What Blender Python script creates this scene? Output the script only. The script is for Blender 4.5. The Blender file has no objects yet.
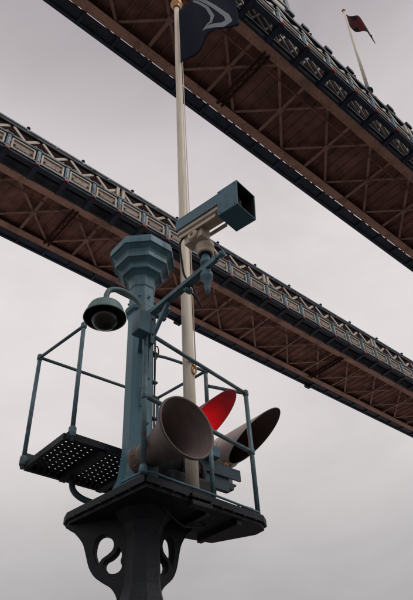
import bpy, bmesh, math, random
from mathutils import Vector, Matrix
random.seed(7)
R = math.radians
V = Vector
scn = bpy.context.scene
col = scn.collection

# ------------------------------------------------------------------ camera
EYE = 1.6                                  # all modelling heights below are measured from eye level
cam_d = bpy.data.cameras.new('camera')
cam = bpy.data.objects.new('camera', cam_d)
col.objects.link(cam)
cam_d.sensor_fit = 'VERTICAL'
cam_d.sensor_height = 24.0
cam_d.lens = 24.0 * 605.0 / 600.0
cam_d.clip_start = 0.05
cam_d.clip_end = 5000
cam.matrix_world = Matrix(((0.755303, -0.40105426, -0.51833663, 0),
                           (-0.65369087, -0.51769182, -0.55198136, 0),
                           (-0.04696416, 0.7557451, -0.65317969, EYE),
                           (0, 0, 0, 1)))
scn.camera = cam

# ------------------------------------------------------------------ light: overcast afternoon
SUN_AZ, SUN_EL = R(292), R(52)             # azimuth measured from +X towards +Y: behind and right of the camera
sun_dir = V((math.cos(SUN_EL) * math.cos(SUN_AZ), math.cos(SUN_EL) * math.sin(SUN_AZ), math.sin(SUN_EL)))
sun_d = bpy.data.lights.new('sun', 'SUN')
sun_d.energy = 0.7
sun_d.angle = R(20)
sun_d.color = (1.0, 0.95, 0.88)
sun = bpy.data.objects.new('sun', sun_d)
sun.rotation_euler = (-sun_dir).to_track_quat('-Z', 'Y').to_euler()
sun.location = (0, 0, 60)
col.objects.link(sun)

world = bpy.data.worlds.new('World')
scn.world = world
world.use_nodes = True
wn, wl = world.node_tree.nodes, world.node_tree.links
wn.clear()
w_out = wn.new('ShaderNodeOutputWorld')
w_bg = wn.new('ShaderNodeBackground')
w_bg.inputs['Strength'].default_value = 0.1
sky = wn.new('ShaderNodeTexSky')
sky.sky_type = 'NISHITA'
sky.sun_disc = False
sky.sun_elevation = SUN_EL
sky.sun_rotation = R(90) - SUN_AZ
tc = wn.new('ShaderNodeTexCoord')
sep = wn.new('ShaderNodeSeparateXYZ')
wl.new(tc.outputs['Generated'], sep.inputs[0])
# cloud deck: brightness follows elevation a little (hazy grey at the horizon) and soft cloud masses
ramp = wn.new('ShaderNodeValToRGB')
cr = ramp.color_ramp
cr.interpolation = 'B_SPLINE'
cr.elements[0].position = 0.0
cr.elements[0].color = (.36, .35, .35, 1)
cr.elements[1].position = 1.0
cr.elements[1].color = (.40, .365, .38, 1)
for ps, cc in ((.25, (.465, .445, .442)), (.42, (.70, .652, .645)), (.66, (.885, .825, .818)), (.82, (.64, .59, .60)), (.90, (.42, .385, .40))):
    e = cr.elements.new(ps); e.color = (*cc, 1)
wl.new(sep.outputs['Z'], ramp.inputs[0])
mp = wn.new('ShaderNodeMapping')
mp.inputs['Scale'].default_value = (1.0, 1.0, 1.9)
wl.new(tc.outputs['Generated'], mp.inputs[0])
cn = wn.new('ShaderNodeTexNoise')
cn.inputs['Scale'].default_value = 2.3
cn.inputs['Detail'].default_value = 6
cn.inputs['Roughness'].default_value = 0.55
cn.inputs['Distortion'].default_value = 0.6
wl.new(mp.outputs[0], cn.inputs['Vector'])
cm = wn.new('ShaderNodeMapRange')
cm.inputs[1].default_value = 0.3
cm.inputs[2].default_value = 0.7
cm.inputs[3].default_value = 8.9
cm.inputs[4].default_value = 11.1
wl.new(cn.outputs['Fac'], cm.inputs[0])
mul = wn.new('ShaderNodeVectorMath'); mul.operation = 'SCALE'
wl.new(ramp.outputs[0], mul.inputs[0])
wl.new(cm.outputs[0], mul.inputs['Scale'])
mix = wn.new('ShaderNodeMixRGB')
mix.inputs[0].default_value = 0.94
wl.new(sky.outputs[0], mix.inputs[1])
wl.new(mul.outputs[0], mix.inputs[2])
wl.new(mix.outputs[0], w_bg.inputs[0])
wl.new(w_bg.outputs[0], w_out.inputs[0])

scn.view_settings.view_transform = 'Standard'
scn.view_settings.look = 'None'
scn.view_settings.exposure = 0.0
scn.view_settings.gamma = 1.0
scn.view_settings.use_curve_mapping = False

# ------------------------------------------------------------------ materials
MATS = {}
def mat(name, color, rough=0.5, metal=0.0, var=0.25, scale=6.0, bump=0.15, bump_scale=60.0,
        rust=0.0, rust_scale=26.0, dirt=None, dirt_amt=0.5, dirt_scale=3.0, streak=False, spec=0.4, emit=None, emit_s=0.0):
    m = bpy.data.materials.new(name)
    m.use_nodes = True
    nt = m.node_tree
    n, l = nt.nodes, nt.links
    b = n['Principled BSDF']
    b.inputs['Roughness'].default_value = rough
    b.inputs['Metallic'].default_value = metal
    b.inputs['Specular IOR Level'].default_value = spec
    t = n.new('ShaderNodeTexCoord')
    geo = n.new('ShaderNodeNewGeometry')
    oi = n.new('ShaderNodeObjectInfo')
    no = n.new('ShaderNodeTexNoise')
    no.inputs['Scale'].default_value = scale
    no.inputs['Detail'].default_value = 7
    no.inputs['Roughness'].default_value = 0.6
    mpp = n.new('ShaderNodeMapping')
    if streak:
        mpp.inputs['Scale'].default_value = (1, 1, 0.08)
    l.new(geo.outputs['Position'], mpp.inputs[0])
    l.new(mpp.outputs[0], no.inputs['Vector'])
    r = n.new('ShaderNodeMapRange')
    r.inputs[1].default_value = 0.3; r.inputs[2].default_value = 0.7
    r.inputs[3].default_value = 1 - var; r.inputs[4].default_value = 1 + var
    l.new(no.outputs['Fac'], r.inputs[0])
    rv = n.new('ShaderNodeMapRange')
    rv.inputs[3].default_value = 1 - var * 0.45; rv.inputs[4].default_value = 1 + var * 0.45
    l.new(oi.outputs['Random'], rv.inputs[0])
    mm = n.new('ShaderNodeMath'); mm.operation = 'MULTIPLY'
    l.new(r.outputs[0], mm.inputs[0]); l.new(rv.outputs[0], mm.inputs[1])
    sc = n.new('ShaderNodeVectorMath'); sc.operation = 'SCALE'
    sc.inputs[0].default_value = color
    l.new(mm.outputs[0], sc.inputs['Scale'])
    last = sc.outputs[0]
    if dirt:
        dn = n.new('ShaderNodeTexNoise')
        dn.inputs['Scale'].default_value = dirt_scale
        dn.inputs['Detail'].default_value = 9
        dn.inputs['Roughness'].default_value = 0.68
        l.new(mpp.outputs[0], dn.inputs['Vector'])
        dr = n.new('ShaderNodeMapRange')
        dr.inputs[1].default_value = 0.5; dr.inputs[2].default_value = 0.68
        dr.inputs[3].default_value = 0.0; dr.inputs[4].default_value = dirt_amt
        l.new(dn.outputs['Fac'], dr.inputs[0])
        mx = n.new('ShaderNodeMixRGB')
        l.new(dr.outputs[0], mx.inputs[0])
        l.new(last, mx.inputs[1])
        mx.inputs[2].default_value = (*dirt, 1)
        last = mx.outputs[0]
        rr = n.new('ShaderNodeMapRange')
        rr.inputs[3].default_value = rough; rr.inputs[4].default_value = min(1, rough + 0.3)
        l.new(dr.outputs[0], rr.inputs[0])
        l.new(rr.outputs[0], b.inputs['Roughness'])
    if rust:
        rn = n.new('ShaderNodeTexNoise')
        rn.inputs['Scale'].default_value = rust_scale
        rn.inputs['Detail'].default_value = 10
        rn.inputs['Roughness'].default_value = 0.75
        mp2 = n.new('ShaderNodeMapping'); mp2.inputs['Scale'].default_value = (1, 1, 0.35)
        l.new(geo.outputs['Position'], mp2.inputs[0]); l.new(mp2.outputs[0], rn.inputs['Vector'])
        r3 = n.new('ShaderNodeMapRange')
        r3.inputs[1].default_value = 0.60; r3.inputs[2].default_value = 0.66
        r3.inputs[3].default_value = 0.0; r3.inputs[4].default_value = rust
        l.new(rn.outputs['Fac'], r3.inputs[0])
        m3 = n.new('ShaderNodeMixRGB'); m3.inputs[2].default_value = (0.11, 0.045, 0.022, 1)
        l.new(r3.outputs[0], m3.inputs[0]); l.new(last, m3.inputs[1])
        last = m3.outputs[0]
    l.new(last, b.inputs['Base Color'])
    if bump:
        bn = n.new('ShaderNodeTexNoise')
        bn.inputs['Scale'].default_value = bump_scale
        bn.inputs['Detail'].default_value = 4
        l.new(geo.outputs['Position'], bn.inputs['Vector'])
        bp = n.new('ShaderNodeBump')
        bp.inputs['Strength'].default_value = bump
        bp.inputs['Distance'].default_value = 0.01
        l.new(bn.outputs['Fac'], bp.inputs['Height'])
        l.new(bp.outputs[0], b.inputs['Normal'])
    if emit:
        b.inputs['Emission Color'].default_value = (*emit, 1)
        b.inputs['Emission Strength'].default_value = emit_s
    MATS[name] = m
    return m

mat('teal_paint', (0.078, 0.18, 0.23), 0.42, var=0.28, rust=0.75, bump=0.3, scale=5, dirt=(0.045, 0.06, 0.065), dirt_amt=0.7, dirt_scale=4, streak=True)
mat('teal_rail', (0.08, 0.155, 0.185), 0.45, rust=0.85, rust_scale=34, var=0.3, scale=12, dirt=(0.085, 0.045, 0.03), dirt_amt=0.85, dirt_scale=17)
mat('teal_dark', (0.03, 0.065, 0.088), 0.5, var=0.3, dirt=(0.02, 0.02, 0.022), dirt_amt=0.8)
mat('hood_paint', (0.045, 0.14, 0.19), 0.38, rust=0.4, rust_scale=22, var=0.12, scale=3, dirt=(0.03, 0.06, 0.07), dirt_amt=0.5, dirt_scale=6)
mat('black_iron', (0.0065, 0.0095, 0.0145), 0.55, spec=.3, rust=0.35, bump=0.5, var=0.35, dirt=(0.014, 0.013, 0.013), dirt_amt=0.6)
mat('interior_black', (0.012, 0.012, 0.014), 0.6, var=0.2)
mat('cream_metal', (0.62, 0.52, 0.42), 0.45, rust=0.6, rust_scale=24, var=0.1, dirt=(0.25, 0.16, 0.11), dirt_amt=0.55, dirt_scale=9)
mat('pole_paint', (0.84, 0.74, 0.61), 0.4, var=0.08, scale=9, dirt=(0.36, 0.28, 0.22), dirt_amt=0.55, dirt_scale=12, streak=True)
mat('horn_grey', (0.132, 0.098, 0.096), 0.5, rust=0.45, rust_scale=20, var=0.2, scale=9, streak=True, dirt=(0.07, 0.05, 0.047), dirt_amt=0.6, dirt_scale=5)
mat('hood_white', (0.60, 0.55, 0.51), 0.45, rust=0.5, rust_scale=18, var=0.1, dirt=(0.3, 0.24, 0.2), dirt_amt=0.5, dirt_scale=6)
mat('hood_inside', (0.13, 0.075, 0.06), 0.7, var=0.2)
mat('hood_red_glow', (0.46, 0.085, 0.10), 0.5, var=0.12, scale=10, dirt=(0.30, 0.07, 0.075), dirt_amt=0.6, dirt_scale=8)  # brownish visor reddened: part of the red lens glow is in the colour
mat('lattice_grey', (0.20, 0.18, 0.185), 0.5, var=0.25, scale=2, dirt=(0.1, 0.08, 0.075), dirt_amt=0.6, dirt_scale=2)
mat('red_lens', (0.5, 0.01, 0.01), 0.2, var=0.05, emit=(1.0, 0.03, 0.04), emit_s=9.0)
mat('dark_lens', (0.03, 0.03, 0.03), 0.1, var=0.05)
mat('smoked_dome', (0.012, 0.008, 0.008), 0.22, var=0.1, bump=0, spec=0.5)
mat('shade_green', (0.12, 0.19, 0.19), 0.45, var=0.15, dirt=(0.06, 0.08, 0.08), dirt_amt=0.5)
mat('cable_rubber', (0.03, 0.022, 0.02), 0.6)
mat('brass', (0.42, 0.24, 0.10), 0.4, metal=0.6, var=0.2)
# bridge
mat('navy_paint', (0.017, 0.026, 0.050), 0.5, spec=0.2, var=0.3, scale=1.5, dirt=(0.018, 0.016, 0.02), dirt_amt=0.7, dirt_scale=1.2)
mat('web_dark', (0.011, 0.013, 0.022), 0.7, spec=0.12, var=0.12, scale=2)
mat('blue_paint', (0.20, 0.33, 0.40), 0.45, var=0.2, scale=2, dirt=(0.10, 0.12, 0.13), dirt_amt=0.6, dirt_scale=1.6)
mat('steel_blue', (0.085, 0.135, 0.175), 0.45, var=0.25, scale=2, dirt=(0.05, 0.05, 0.06), dirt_amt=0.7, dirt_scale=1.5)
mat('cream_paint', (0.66, 0.56, 0.46), 0.5, var=0.14, scale=2, dirt=(0.30, 0.2, 0.15), dirt_amt=0.5, dirt_scale=2)
mat('panel_infill', (0.40, 0.33, 0.28), 0.6, var=0.5, scale=5, dirt=(0.16, 0.10, 0.08), dirt_amt=0.9, dirt_scale=7)
mat('red_paint', (0.36, 0.05, 0.03), 0.5, var=0.2, scale=4, dirt=(0.15, 0.04, 0.03), dirt_amt=0.5)
mat('brown_wall', (0.036, 0.014, 0.012), 0.85, spec=0.08, var=0.3, scale=1.5, dirt=(0.04, 0.025, 0.02), dirt_amt=0.6)
mat('soffit_brown', (0.165, 0.080, 0.070), 0.75, spec=0.15, var=0.4, scale=0.9, dirt=(0.085, 0.05, 0.045), dirt_amt=0.85, dirt_scale=0.8)
mat('soffit_flange', (0.30, 0.165, 0.132), 0.6, var=0.22, scale=0.8, dirt=(0.09, 0.055, 0.045), dirt_amt=0.7, dirt_scale=0.9)
mat('soffit_bar', (0.20, 0.105, 0.088), 0.6, var=0.25, scale=1.2, dirt=(0.08, 0.05, 0.04), dirt_amt=0.7, dirt_scale=1.3)
mat('stone', (0.085, 0.08, 0.075), 0.6, var=0.3, scale=0.4, bump=0.4, bump_scale=8, dirt=(0.05, 0.05, 0.045), dirt_amt=0.6, dirt_scale=0.7)

mat('pale_bounce', (0.50, 0.46, 0.41), 0.85, var=0.2, scale=0.5, bump=0.3, bump_scale=10, dirt=(0.3, 0.28, 0.25), dirt_amt=0.6, dirt_scale=0.7)  # kept pale to throw light upwards
# ------------------------------------------------------------------ mesh helpers
ORIGIN = {}
class MB:
    """collects shapes in eye-relative world coordinates; build() links them as one mesh object"""
    def __init__(self):
        self.bm = bmesh.new()
    def faces(self, verts, faces, smooth=False):
        vs = [self.bm.verts.new(v) for v in verts]
        for f in faces:
            try:
                fc = self.bm.faces.new([vs[i] for i in f])
                fc.smooth = smooth
            except ValueError:
                pass
    def box(self, c, s, rot=None):
        c = V(c)
        vs = []
        for z in (-.5, .5):
            for x, y in ((-.5, -.5), (.5, -.5), (.5, .5), (-.5, .5)):
                p = V((x * s[0], y * s[1], z * s[2]))
                if rot is not None:
                    p = rot @ p
                vs.append(c + p)
        self.faces(vs, [(3, 2, 1, 0), (4, 5, 6, 7), (0, 1, 5, 4), (1, 2, 6, 5), (2, 3, 7, 6), (3, 0, 4, 7)])
        return self
    def span(self, x0, x1, y0, y1, z0, z1):
        return self.box(((x0 + x1) / 2, (y0 + y1) / 2, (z0 + z1) / 2), (abs(x1 - x0), abs(y1 - y0), abs(z1 - z0)))
    def bar(self, a, b, w, h, up=(0, 0, 1)):
        """rectangular bar from a to b, w across, h along up"""
        a, b = V(a), V(b)
        d = (b - a)
        L = d.length
        d.normalize()
        up = V(up)
        s = d.cross(up)
        if s.length < 1e-4:
            s = d.cross(V((1, 0, 0)))
        s.normalize()
        u = s.cross(d)
        m = Matrix((d, s, u)).transposed()
        return self.box((a + b) / 2, (L, w, h), m)
    def tube(self, pts, r, n=12, caps=True):
        pts = [V(p) for p in pts]
        rs = r if isinstance(r, (list, tuple)) else [r] * len(pts)
        up = V((0.123, 0.3, 0.95)).normalized()
        rings = []
        prev = None
        for i, p in enumerate(pts):
            if i == 0: d = pts[1] - p
            elif i == len(pts) - 1: d = p - pts[-2]
            else: d = (pts[i + 1] - p).normalized() + (p - pts[i - 1]).normalized()
            d.normalize()
            if prev is None:
                s = d.cross(up).normalized()
            else:
                s = (prev - d * prev.dot(d)).normalized()
            prev = s
            t = d.cross(s)
            rings.append([self.bm.verts.new(p + (s * math.cos(k * 2 * math.pi / n) + t * math.sin(k * 2 * math.pi / n)) * rs[i]) for k in range(n)])
        for a, b in zip(rings, rings[1:]):
            for k in range(n):
                f = self.bm.faces.new((a[k], b[k], b[(k + 1) % n], a[(k + 1) % n]))
                f.smooth = True
        if caps:
            self.bm.faces.new(rings[0]); self.bm.faces.new(rings[-1][::-1])
        return self
    def lathe(self, prof, c=(0, 0, 0), axis=(0, 0, 1), n=24, ph=0.0, smooth=True, ref=None):
        """prof: (radius, distance along axis)"""
        c, ax = V(c), V(axis).normalized()
        ref = V(ref) if ref else (V((1, 0, 0)) if abs(ax.x) < 0.9 else V((0, 1, 0)))
        s = (ref - ax * ref.dot(ax)).normalized()
        t = ax.cross(s)
        rings = []
        for r, h in prof:
            if r < 1e-6:
                rings.append([self.bm.verts.new(c + ax * h)])
            else:
                rings.append([self.bm.verts.new(c + ax * h + (s * math.cos(ph + k * 2 * math.pi / n) + t * math.sin(ph + k * 2 * math.pi / n)) * r) for k in range(n)])
        for a, b in zip(rings, rings[1:]):
            for k in range(n):
                k2 = (k + 1) % n
                vs = []
                if len(a) == 1 and len(b) == 1: continue
                if len(a) == 1: vs = (a[0], b[k2], b[k])
                elif len(b) == 1: vs = (a[k], a[k2], b[0])
                else: vs = (a[k], a[k2], b[k2], b[k])
                f = self.bm.faces.new(vs); f.smooth = smooth
        return self
    def build(self, name, m, parent=None, bevel=0.0, kind=None, label=None, recalc=True):
        bm = self.bm
        if recalc:
            bmesh.ops.recalc_face_normals(bm, faces=bm.faces)
        if bevel:
            es = [e for e in bm.edges if len(e.link_faces) == 2 and e.calc_face_angle(0) > 0.6]
            bmesh.ops.bevel(bm, geom=es, offset=bevel, segments=2, affect='EDGES', profile=0.7, clamp_overlap=True)
        lo = V([min(v.co[i] for v in bm.verts) for i in range(3)])
        hi = V([max(v.co[i] for v in bm.verts) for i in range(3)])
        o = (lo + hi) / 2
        if parent is None:
            o.z = lo.z
        for v in bm.verts:
            v.co -= o
        me = bpy.data.meshes.new(name)
        bm.to_mesh(me); bm.free()
        me.materials.append(MATS[m] if isinstance(m, str) else m)
        return link(name, me, o, parent, kind, label)
def link(name, me, o, parent=None, kind=None, label=None, rot=None):
    """o is eye-relative"""
    ob = bpy.data.objects.new(name, me)
    col.objects.link(ob)
    o = V(o)
    ORIGIN[ob.name] = o.copy()
    if parent is not None:
        ob.parent = parent
        ob.location = o - ORIGIN[parent.name]
    else:
        ob.location = o + V((0, 0, EYE))
    if rot is not None: ob.rotation_euler = rot
    if kind: ob['kind'] = kind
    if label: ob['label'] = label
    return ob
def thing(name, loc, label, cat, group=None):
    ob = bpy.data.objects.new(name, None)
    ob.empty_display_size = 0.1
    col.objects.link(ob)
    ORIGIN[ob.name] = V(loc)
    ob.location = V(loc) + V((0, 0, EYE))
    ob['label'] = label; ob['category'] = cat
    if group: ob['group'] = group
    return ob
def tag(ob, label, cat, group=None):
    ob['label'] = label; ob['category'] = cat
    if group: ob['group'] = group
    return ob
def arc(pts, n=6):
    """Catmull-Rom through points"""
    p = [V(q) for q in pts]
    p = [2 * p[0] - p[1]] + p + [2 * p[-1] - p[-2]]
    out = []
    for i in range(1, len(p) - 2):
        for k in range(n):
            t = k / n
            out.append(0.5 * ((2 * p[i]) + (p[i + 1] - p[i - 1]) * t + (2 * p[i - 1] - 5 * p[i] + 4 * p[i + 1] - p[i + 2]) * t * t
                              + (-p[i - 1] + 3 * p[i] - 3 * p[i + 1] + p[i + 2]) * t ** 3))
    out.append(p[-2])
    return out

# ------------------------------------------------------------------ ground
g = MB()
g.span(-900, 900, -900, 900, -EYE - 0.4, -EYE)
g.build('ground', 'stone', kind='structure')
MB().span(-300, 300, 23, 160, -EYE + .004, -EYE + .12).build('bounce_slab', 'pale_bounce', kind='structure')  # unseen pale slab, added to bounce light onto the farther walkway's underside

# ------------------------------------------------------------------ high-level walkways
SOF = 31.5                                # soffit height above the eye
WID = 4.75
BAY = 2.07
def box_mesh(name, m, sx, sy, sz, bevel=0.0):
    b = MB(); b.box((0, 0, 0), (sx, sy, sz))
    return mesh_of(b, name, m, bevel)
def mesh_of(b, name, m, bevel=0.0):
    bmesh.ops.recalc_face_normals(b.bm, faces=b.bm.faces)
    if bevel:
        bmesh.ops.bevel(b.bm, geom=list(b.bm.edges), offset=bevel, segments=1, affect='EDGES')
    me = bpy.data.meshes.new(name)
    b.bm.to_mesh(me); b.bm.free()
    me.materials.append(MATS[m])
    return me
# shared pieces (local coordinates: x along, y outward = -1, z up)
ME = {}
ME['post'] = mesh_of(MB().box((0, 0, 0), (.24, .16, 1.42)).box((0, 0, .66), (.34, .24, .1)).box((0, 0, -.62), (.34, .24, .1)).box((0, -.1, 0), (.12, .06, 1.0)), 'post', 'blue_paint')
fr = MB()
fr.box((0, 0, .45), (1.62, .1, .13)).box((0, 0, -.45), (1.62, .1, .13)).box((-.75, 0, 0), (.12, .1, .77)).box((.75, 0, 0), (.12, .1, .77))
ME['frame'] = mesh_of(fr, 'panel_frame', 'cream_paint')
inf = MB()
inf.box((0, .02, 0), (1.4, .03, .78))
inf.box((0, -.015, -.12), (1.06, .05, .2))
for sx in (-1, 1):
    inf.lathe([(.1, -.05), (.13, -.03), (.13, .01), (.1, .01), (.06, .0), (.06, -.05)], (sx * .56, .0, -.1), (0, 1, 0), n=10)
ME['infill'] = mesh_of(inf, 'panel_infill', 'panel_infill')
ME['shield'] = mesh_of(MB().box((0, 0, 0), (.3, .09, .17)).box((0, -.03, -.02), (.19, .1, .11)), 'red_block', 'red_paint')
ME['knob'] = mesh_of(MB().lathe([(0, -.16), (.07, -.16), (.07, -.06), (.12, -.02), (.13, .05), (.09, .12), (0, .17)], n=10), 'knob', 'navy_paint')
dg = MB().bar((-.5, 0, .43), (0, 0, -.43), .07, .15, up=(0, 1, 0))
ME['diag_a'] = mesh_of(MB().box((0, 0, 0), (1.0, .06, .2)), 'lattice_bar', 'cream_paint')
br = MB()
br.faces([(-.08, 0, -.05), (-.08, -1.2, .06), (-.08, -1.2, .24), (-.08, 0, .3), (.08, 0, -.05), (.08, -1.2, .06), (.08, -1.2, .24), (.08, 0, .3)],
         [(0, 1, 2, 3), (7, 6, 5, 4), (0, 4, 5, 1), (1, 5, 6, 2), (2, 6, 7, 3), (3, 7, 4, 0)])
br.box((0, -.6, -.02), (.3, 1.15, .03), Matrix.Rotation(-.09, 3, 'X'))
ME['bracket'] = mesh_of(br, 'bracket', 'navy_paint')
ME['wallbar'] = mesh_of(MB().box((0, 0, 0), (1.0, .06, .12)), 'wall_brace', 'lattice_grey')
ME['rail_link'] = mesh_of(MB().box((0, 0, 0), (.16, .2, .34)), 'rail_stud', 'steel_blue')
ME['joist'] = box_mesh('joist', 'soffit_brown', .07, WID - .4, .07)
ME['cross_beam'] = mesh_of(MB().box((0, 0, 0), (.2, WID - .9, .03)).box((0, 0, .1), (.035, WID - .9, .2)), 'cross_beam', 'soffit_bar')
rot_l = lambda a: (0, a, 0)

def walkway(y0, xa, xb, name_label, pil, lattice_x, near_flange_rivets, shade_panel):
    t = thing('bridge_walkway', (0.5 * (xa + xb), y0 + WID / 2, SOF), name_label, 'bridge walkway', 'high level footbridges between the towers')
    Lx = xb - xa
    nb = int(Lx / BAY)
    y1 = y0 + WID
    P = lambda p, h: (y0 - p, SOF + h)
    # --- deck and soffit
    MB().span(xa, xb, y0 + .05, y1 - .05, SOF + .42, SOF + .6).build('deck', 'soffit_brown', t)
    for ya, yb in ((y0, y0 + .55), (y1 - .55, y1)):
        fl = MB().span(xa, xb, ya, yb, SOF, SOF + .04).build('flange', 'soffit_flange', t)
        if near_flange_rivets:
            rv = MB()
            k = 0
            x = xa + .2
            while x < xb - .2:
                for yy in (ya + .12, yb - .12):
                    rv.lathe([(.035, 0), (.026, -.022), (0, -.03)], (x, yy, SOF), n=6)
                x += .34
            rv.build('rivets', 'soffit_flange', fl, kind='stuff')
    MB().span(xa, xb, y0 + .12, y0 + .16, SOF + .045, SOF + .415).build('web', 'soffit_brown', t)
    MB().span(xa, xb, y1 - .16, y1 - .12, SOF + .045, SOF + .415).build('web', 'soffit_brown', t)
    for i in range(int(Lx / .69)):
        link('joist', ME['joist'], (xa + .3 + i * .69, y0 + WID / 2, SOF + .384), t)
    BB = 2 * BAY
    x = pil - BB * math.ceil((pil - xa) / BB)
    ylo, yhi = y0 + .5, y1 - .5
    while x < xb:
        if x > xa + 2.2 and x < xb - 2.2:
            link('cross_beam', ME['cross_beam'], (x, y0 + WID / 2, SOF + .065), t)
            a = MB().bar((x - BB / 2, ylo, SOF + .105), (x + BB / 2, yhi, SOF + .105), .16, .025)
            a.build('diagonal_brace', 'soffit_bar', t)
            a = MB().bar((x - BB / 2, yhi, SOF + .135), (x + BB / 2, ylo, SOF + .135), .16, .025)
            a.build('diagonal_brace', 'soffit_bar', t)
            MB().span(x - .19, x + .19, y0 + WID / 2 - .17, y0 + WID / 2 + .17, SOF + .015, SOF + .045).build('gusset', 'soffit_bar', t)
        x += BB
    for lx in lattice_x:
        lg = MB()
        lg.span(lx - .22, lx - .12, y0 + .4, y1 - .4, SOF - .14, SOF - .02)
        lg.span(lx + .12, lx + .22, y0 + .4, y1 - .4, SOF - .14, SOF - .02)
        n = 9
        for k in range(n):
            ya = y0 + .45 + (WID - .9) * k / n; yb = y0 + .45 + (WID - .9) * (k + 1) / n
            s = 1 if k % 2 else -1
            lg.bar((lx - .12 * s, ya, SOF - .08), (lx + .12 * s, yb, SOF - .08), .05, .03)
        lg.build('lattice_girder', 'brown_wall', t)
    # --- body of the walkway between its parapets
    for s, yw in ((-1, y0), (1, y1)):
        MB().span(xa, xb, yw - .06 * (s > 0) - .0, yw + .06 * (s < 0), SOF + 1.3, SOF + 4.25).build('side_wall', 'brown_wall', t)
        MB().span(xa, xb, yw - .08 * (s > 0), yw + .08 * (s < 0), SOF + .045, SOF + 1.298).build('girder_web', 'web_dark', t)
    MB().span(xa, xb, y0 - .05, y1 + .05, SOF + 4.252, SOF + 4.4).build('roof', 'navy_paint', t)
    MB().span(xa, xb, y0 - .1, y0 - .005, SOF + 1.1, SOF + 1.25).build('string_course', 'steel_blue', t)
    for i in range(nb):
        xm = xa + (i + .5) * BAY
        for sgn in (-1, 1):
            for ox in (-.52, .52):
                link('wall_brace', ME['wallbar'], (xm + ox, y0 - .045 - .032 * (sgn + 1), SOF + 2.35), t, rot=(0, sgn * 1.1, 0)).scale = (2.2, 1, 1)
    # --- near ledge and parapet
    def longbar(name, m, p0, p1, h0, h1, far=False):
        if far: return MB().span(xa, xb, y1 + p0, y1 + p1, SOF + h0, SOF + h1).build(name, m, t)
        return MB().span(xa, xb, y0 - p1, y0 - p0, SOF + h0, SOF + h1).build(name, m, t)
    longbar('ledge_beam', 'navy_paint', .98, 1.20, .07, .34)
    longbar('ledge_lip', 'steel_blue', 1.2, 1.26, .27, .37)
    longbar('lower_rail', 'blue_paint', 1.0, 1.16, .342, .46)
    longbar('middle_rail', 'steel_blue', .99, 1.17, 1.585, 1.72)
    longbar('top_rail', 'navy_paint', .95, 1.17, 2.62, 2.84)
    longbar('handrail', 'steel_blue', 0.98, 1.14, 2.98, 3.12)
    # soffit plates of the ledge, each with an opening
    lp = MB()
    o_ = [(-.95, -1.0), (.95, -1.0), (.95, -.02), (-.95, -.02)]
    i_ = [(-.66, -.86), (.66, -.86), (.84, -.66), (.84, -.30), (.66, -.14), (-.66, -.14), (-.84, -.30), (-.84, -.66)]
    O_ = [(-.95, -1.0), (.95, -1.0), (.95, -1.0), (.95, -.02), (.95, -.02), (-.95, -.02), (-.95, -.02), (-.95, -1.0)]
    vs = []
    for z in (.0, .05):
        vs += [(x, y, z - .1 * y) for x, y in O_] + [(x, y, z - .1 * y) for x, y in i_]
    fs = []
    for k in range(8):
        k2 = (k + 1) % 8
        fs += [(k, k2, 8 + k2, 8 + k), (16 + k, 24 + k, 24 + k2, 16 + k2), (8 + k, 8 + k2, 24 + k2, 24 + k)]
    lp.faces(vs, fs)
    bmesh.ops.remove_doubles(lp.bm, verts=lp.bm.verts, dist=.0005)
    lpm = mesh_of(lp, 'ledge_plate', 'navy_paint')
    for i in range(nb):
        link('ledge_plate', lpm, (xa + (i + .5) * BAY, y0, SOF + .02), t)
    for i in range(nb + 1):
        x = xa + i * BAY
        link('bracket', ME['bracket'], (x, y0, SOF), t)
        link('red_block', ME['shield'], (x, y0 - 1.23, SOF + .16), t)
        link('post', ME['post'], (x, y0 - 1.09, SOF + 1.02), t)
        link('rail_stud', ME['rail_link'], (x + BAY / 2, y0 - 1.07, SOF + 2.91), t)
        if i % 2 == 0:
            link('knob', ME['knob'], (x + BAY / 2, y0 - 1.07, SOF + 3.26), t)
        if i % 7 == 3:
            MB().span(x - .34, x - .1, y0 - 1.2, y0 - 1.0, SOF + 1.722, SOF + 2.618).build('pilaster', 'cream_paint', t, bevel=.01)
            MB().span(x + .1, x + .34, y0 - 1.2, y0 - 1.0, SOF + 1.722, SOF + 2.618).build('pilaster', 'cream_paint', t, bevel=.01)
        if i < nb:
            xm = x + BAY / 2
            f = link('panel_frame', ME['frame'], (xm, y0 - 1.06, SOF + 1.02), t)
            link('infill', ME['infill'], (xm, y0 - 1.035, SOF + 1.02), f)
            ang = math.atan2(.78, .86)
            for sgn in (-1, 1):
                lb = link('lattice_bar', ME['diag_a'], (x + (.56 if sgn > 0 else BAY - .56), y0 - 1.07 - .033 * sgn, SOF + 2.17), t, rot=(0, sgn * ang, 0))
                lb.scale = (1.2, 1, 1)
    # --- far ledge and parapet
    for i in range(nb):
        x = xa + i * BAY
        sl = [(0.05, .25), (.32, .6), (.68, .95)]
        MB().span(x + .05, x + BAY - .05, y1 + .13, y1 + .68, SOF + .1, SOF + .16).build('ledge_plate', 'navy_paint', t)
        MB().span(x - .08, x + .08, y1, y1 + .84, SOF - .02, SOF + .09).build('bracket', 'navy_paint', t)
        if i % 3 != 1:
            MB().span(x + .9, x + 1.1, y1 + .0, y1 + .128, SOF + .1, SOF + .15).build('ledge_tie', 'navy_paint', t)
    longbar('ledge_beam', 'navy_paint', .7, .88, .0, .4, True)
    longbar('parapet_panel', 'steel_blue', .72, .84, .402, 1.6, True)
    longbar('top_rail', 'navy_paint', .70, .88, 2.75, 3.05, True)
    for i in range(nb):
        x = xa + i * BAY
        for sgn in (-1, 1):
            link('lattice_bar', ME['diag_a'], (x + BAY / 2 + sgn * .5, y1 + .78 + .035 * sgn, SOF + 2.17), t, rot=(0, sgn * .95, 0)).scale = (1.35, 1, 1)
    return t

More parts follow.
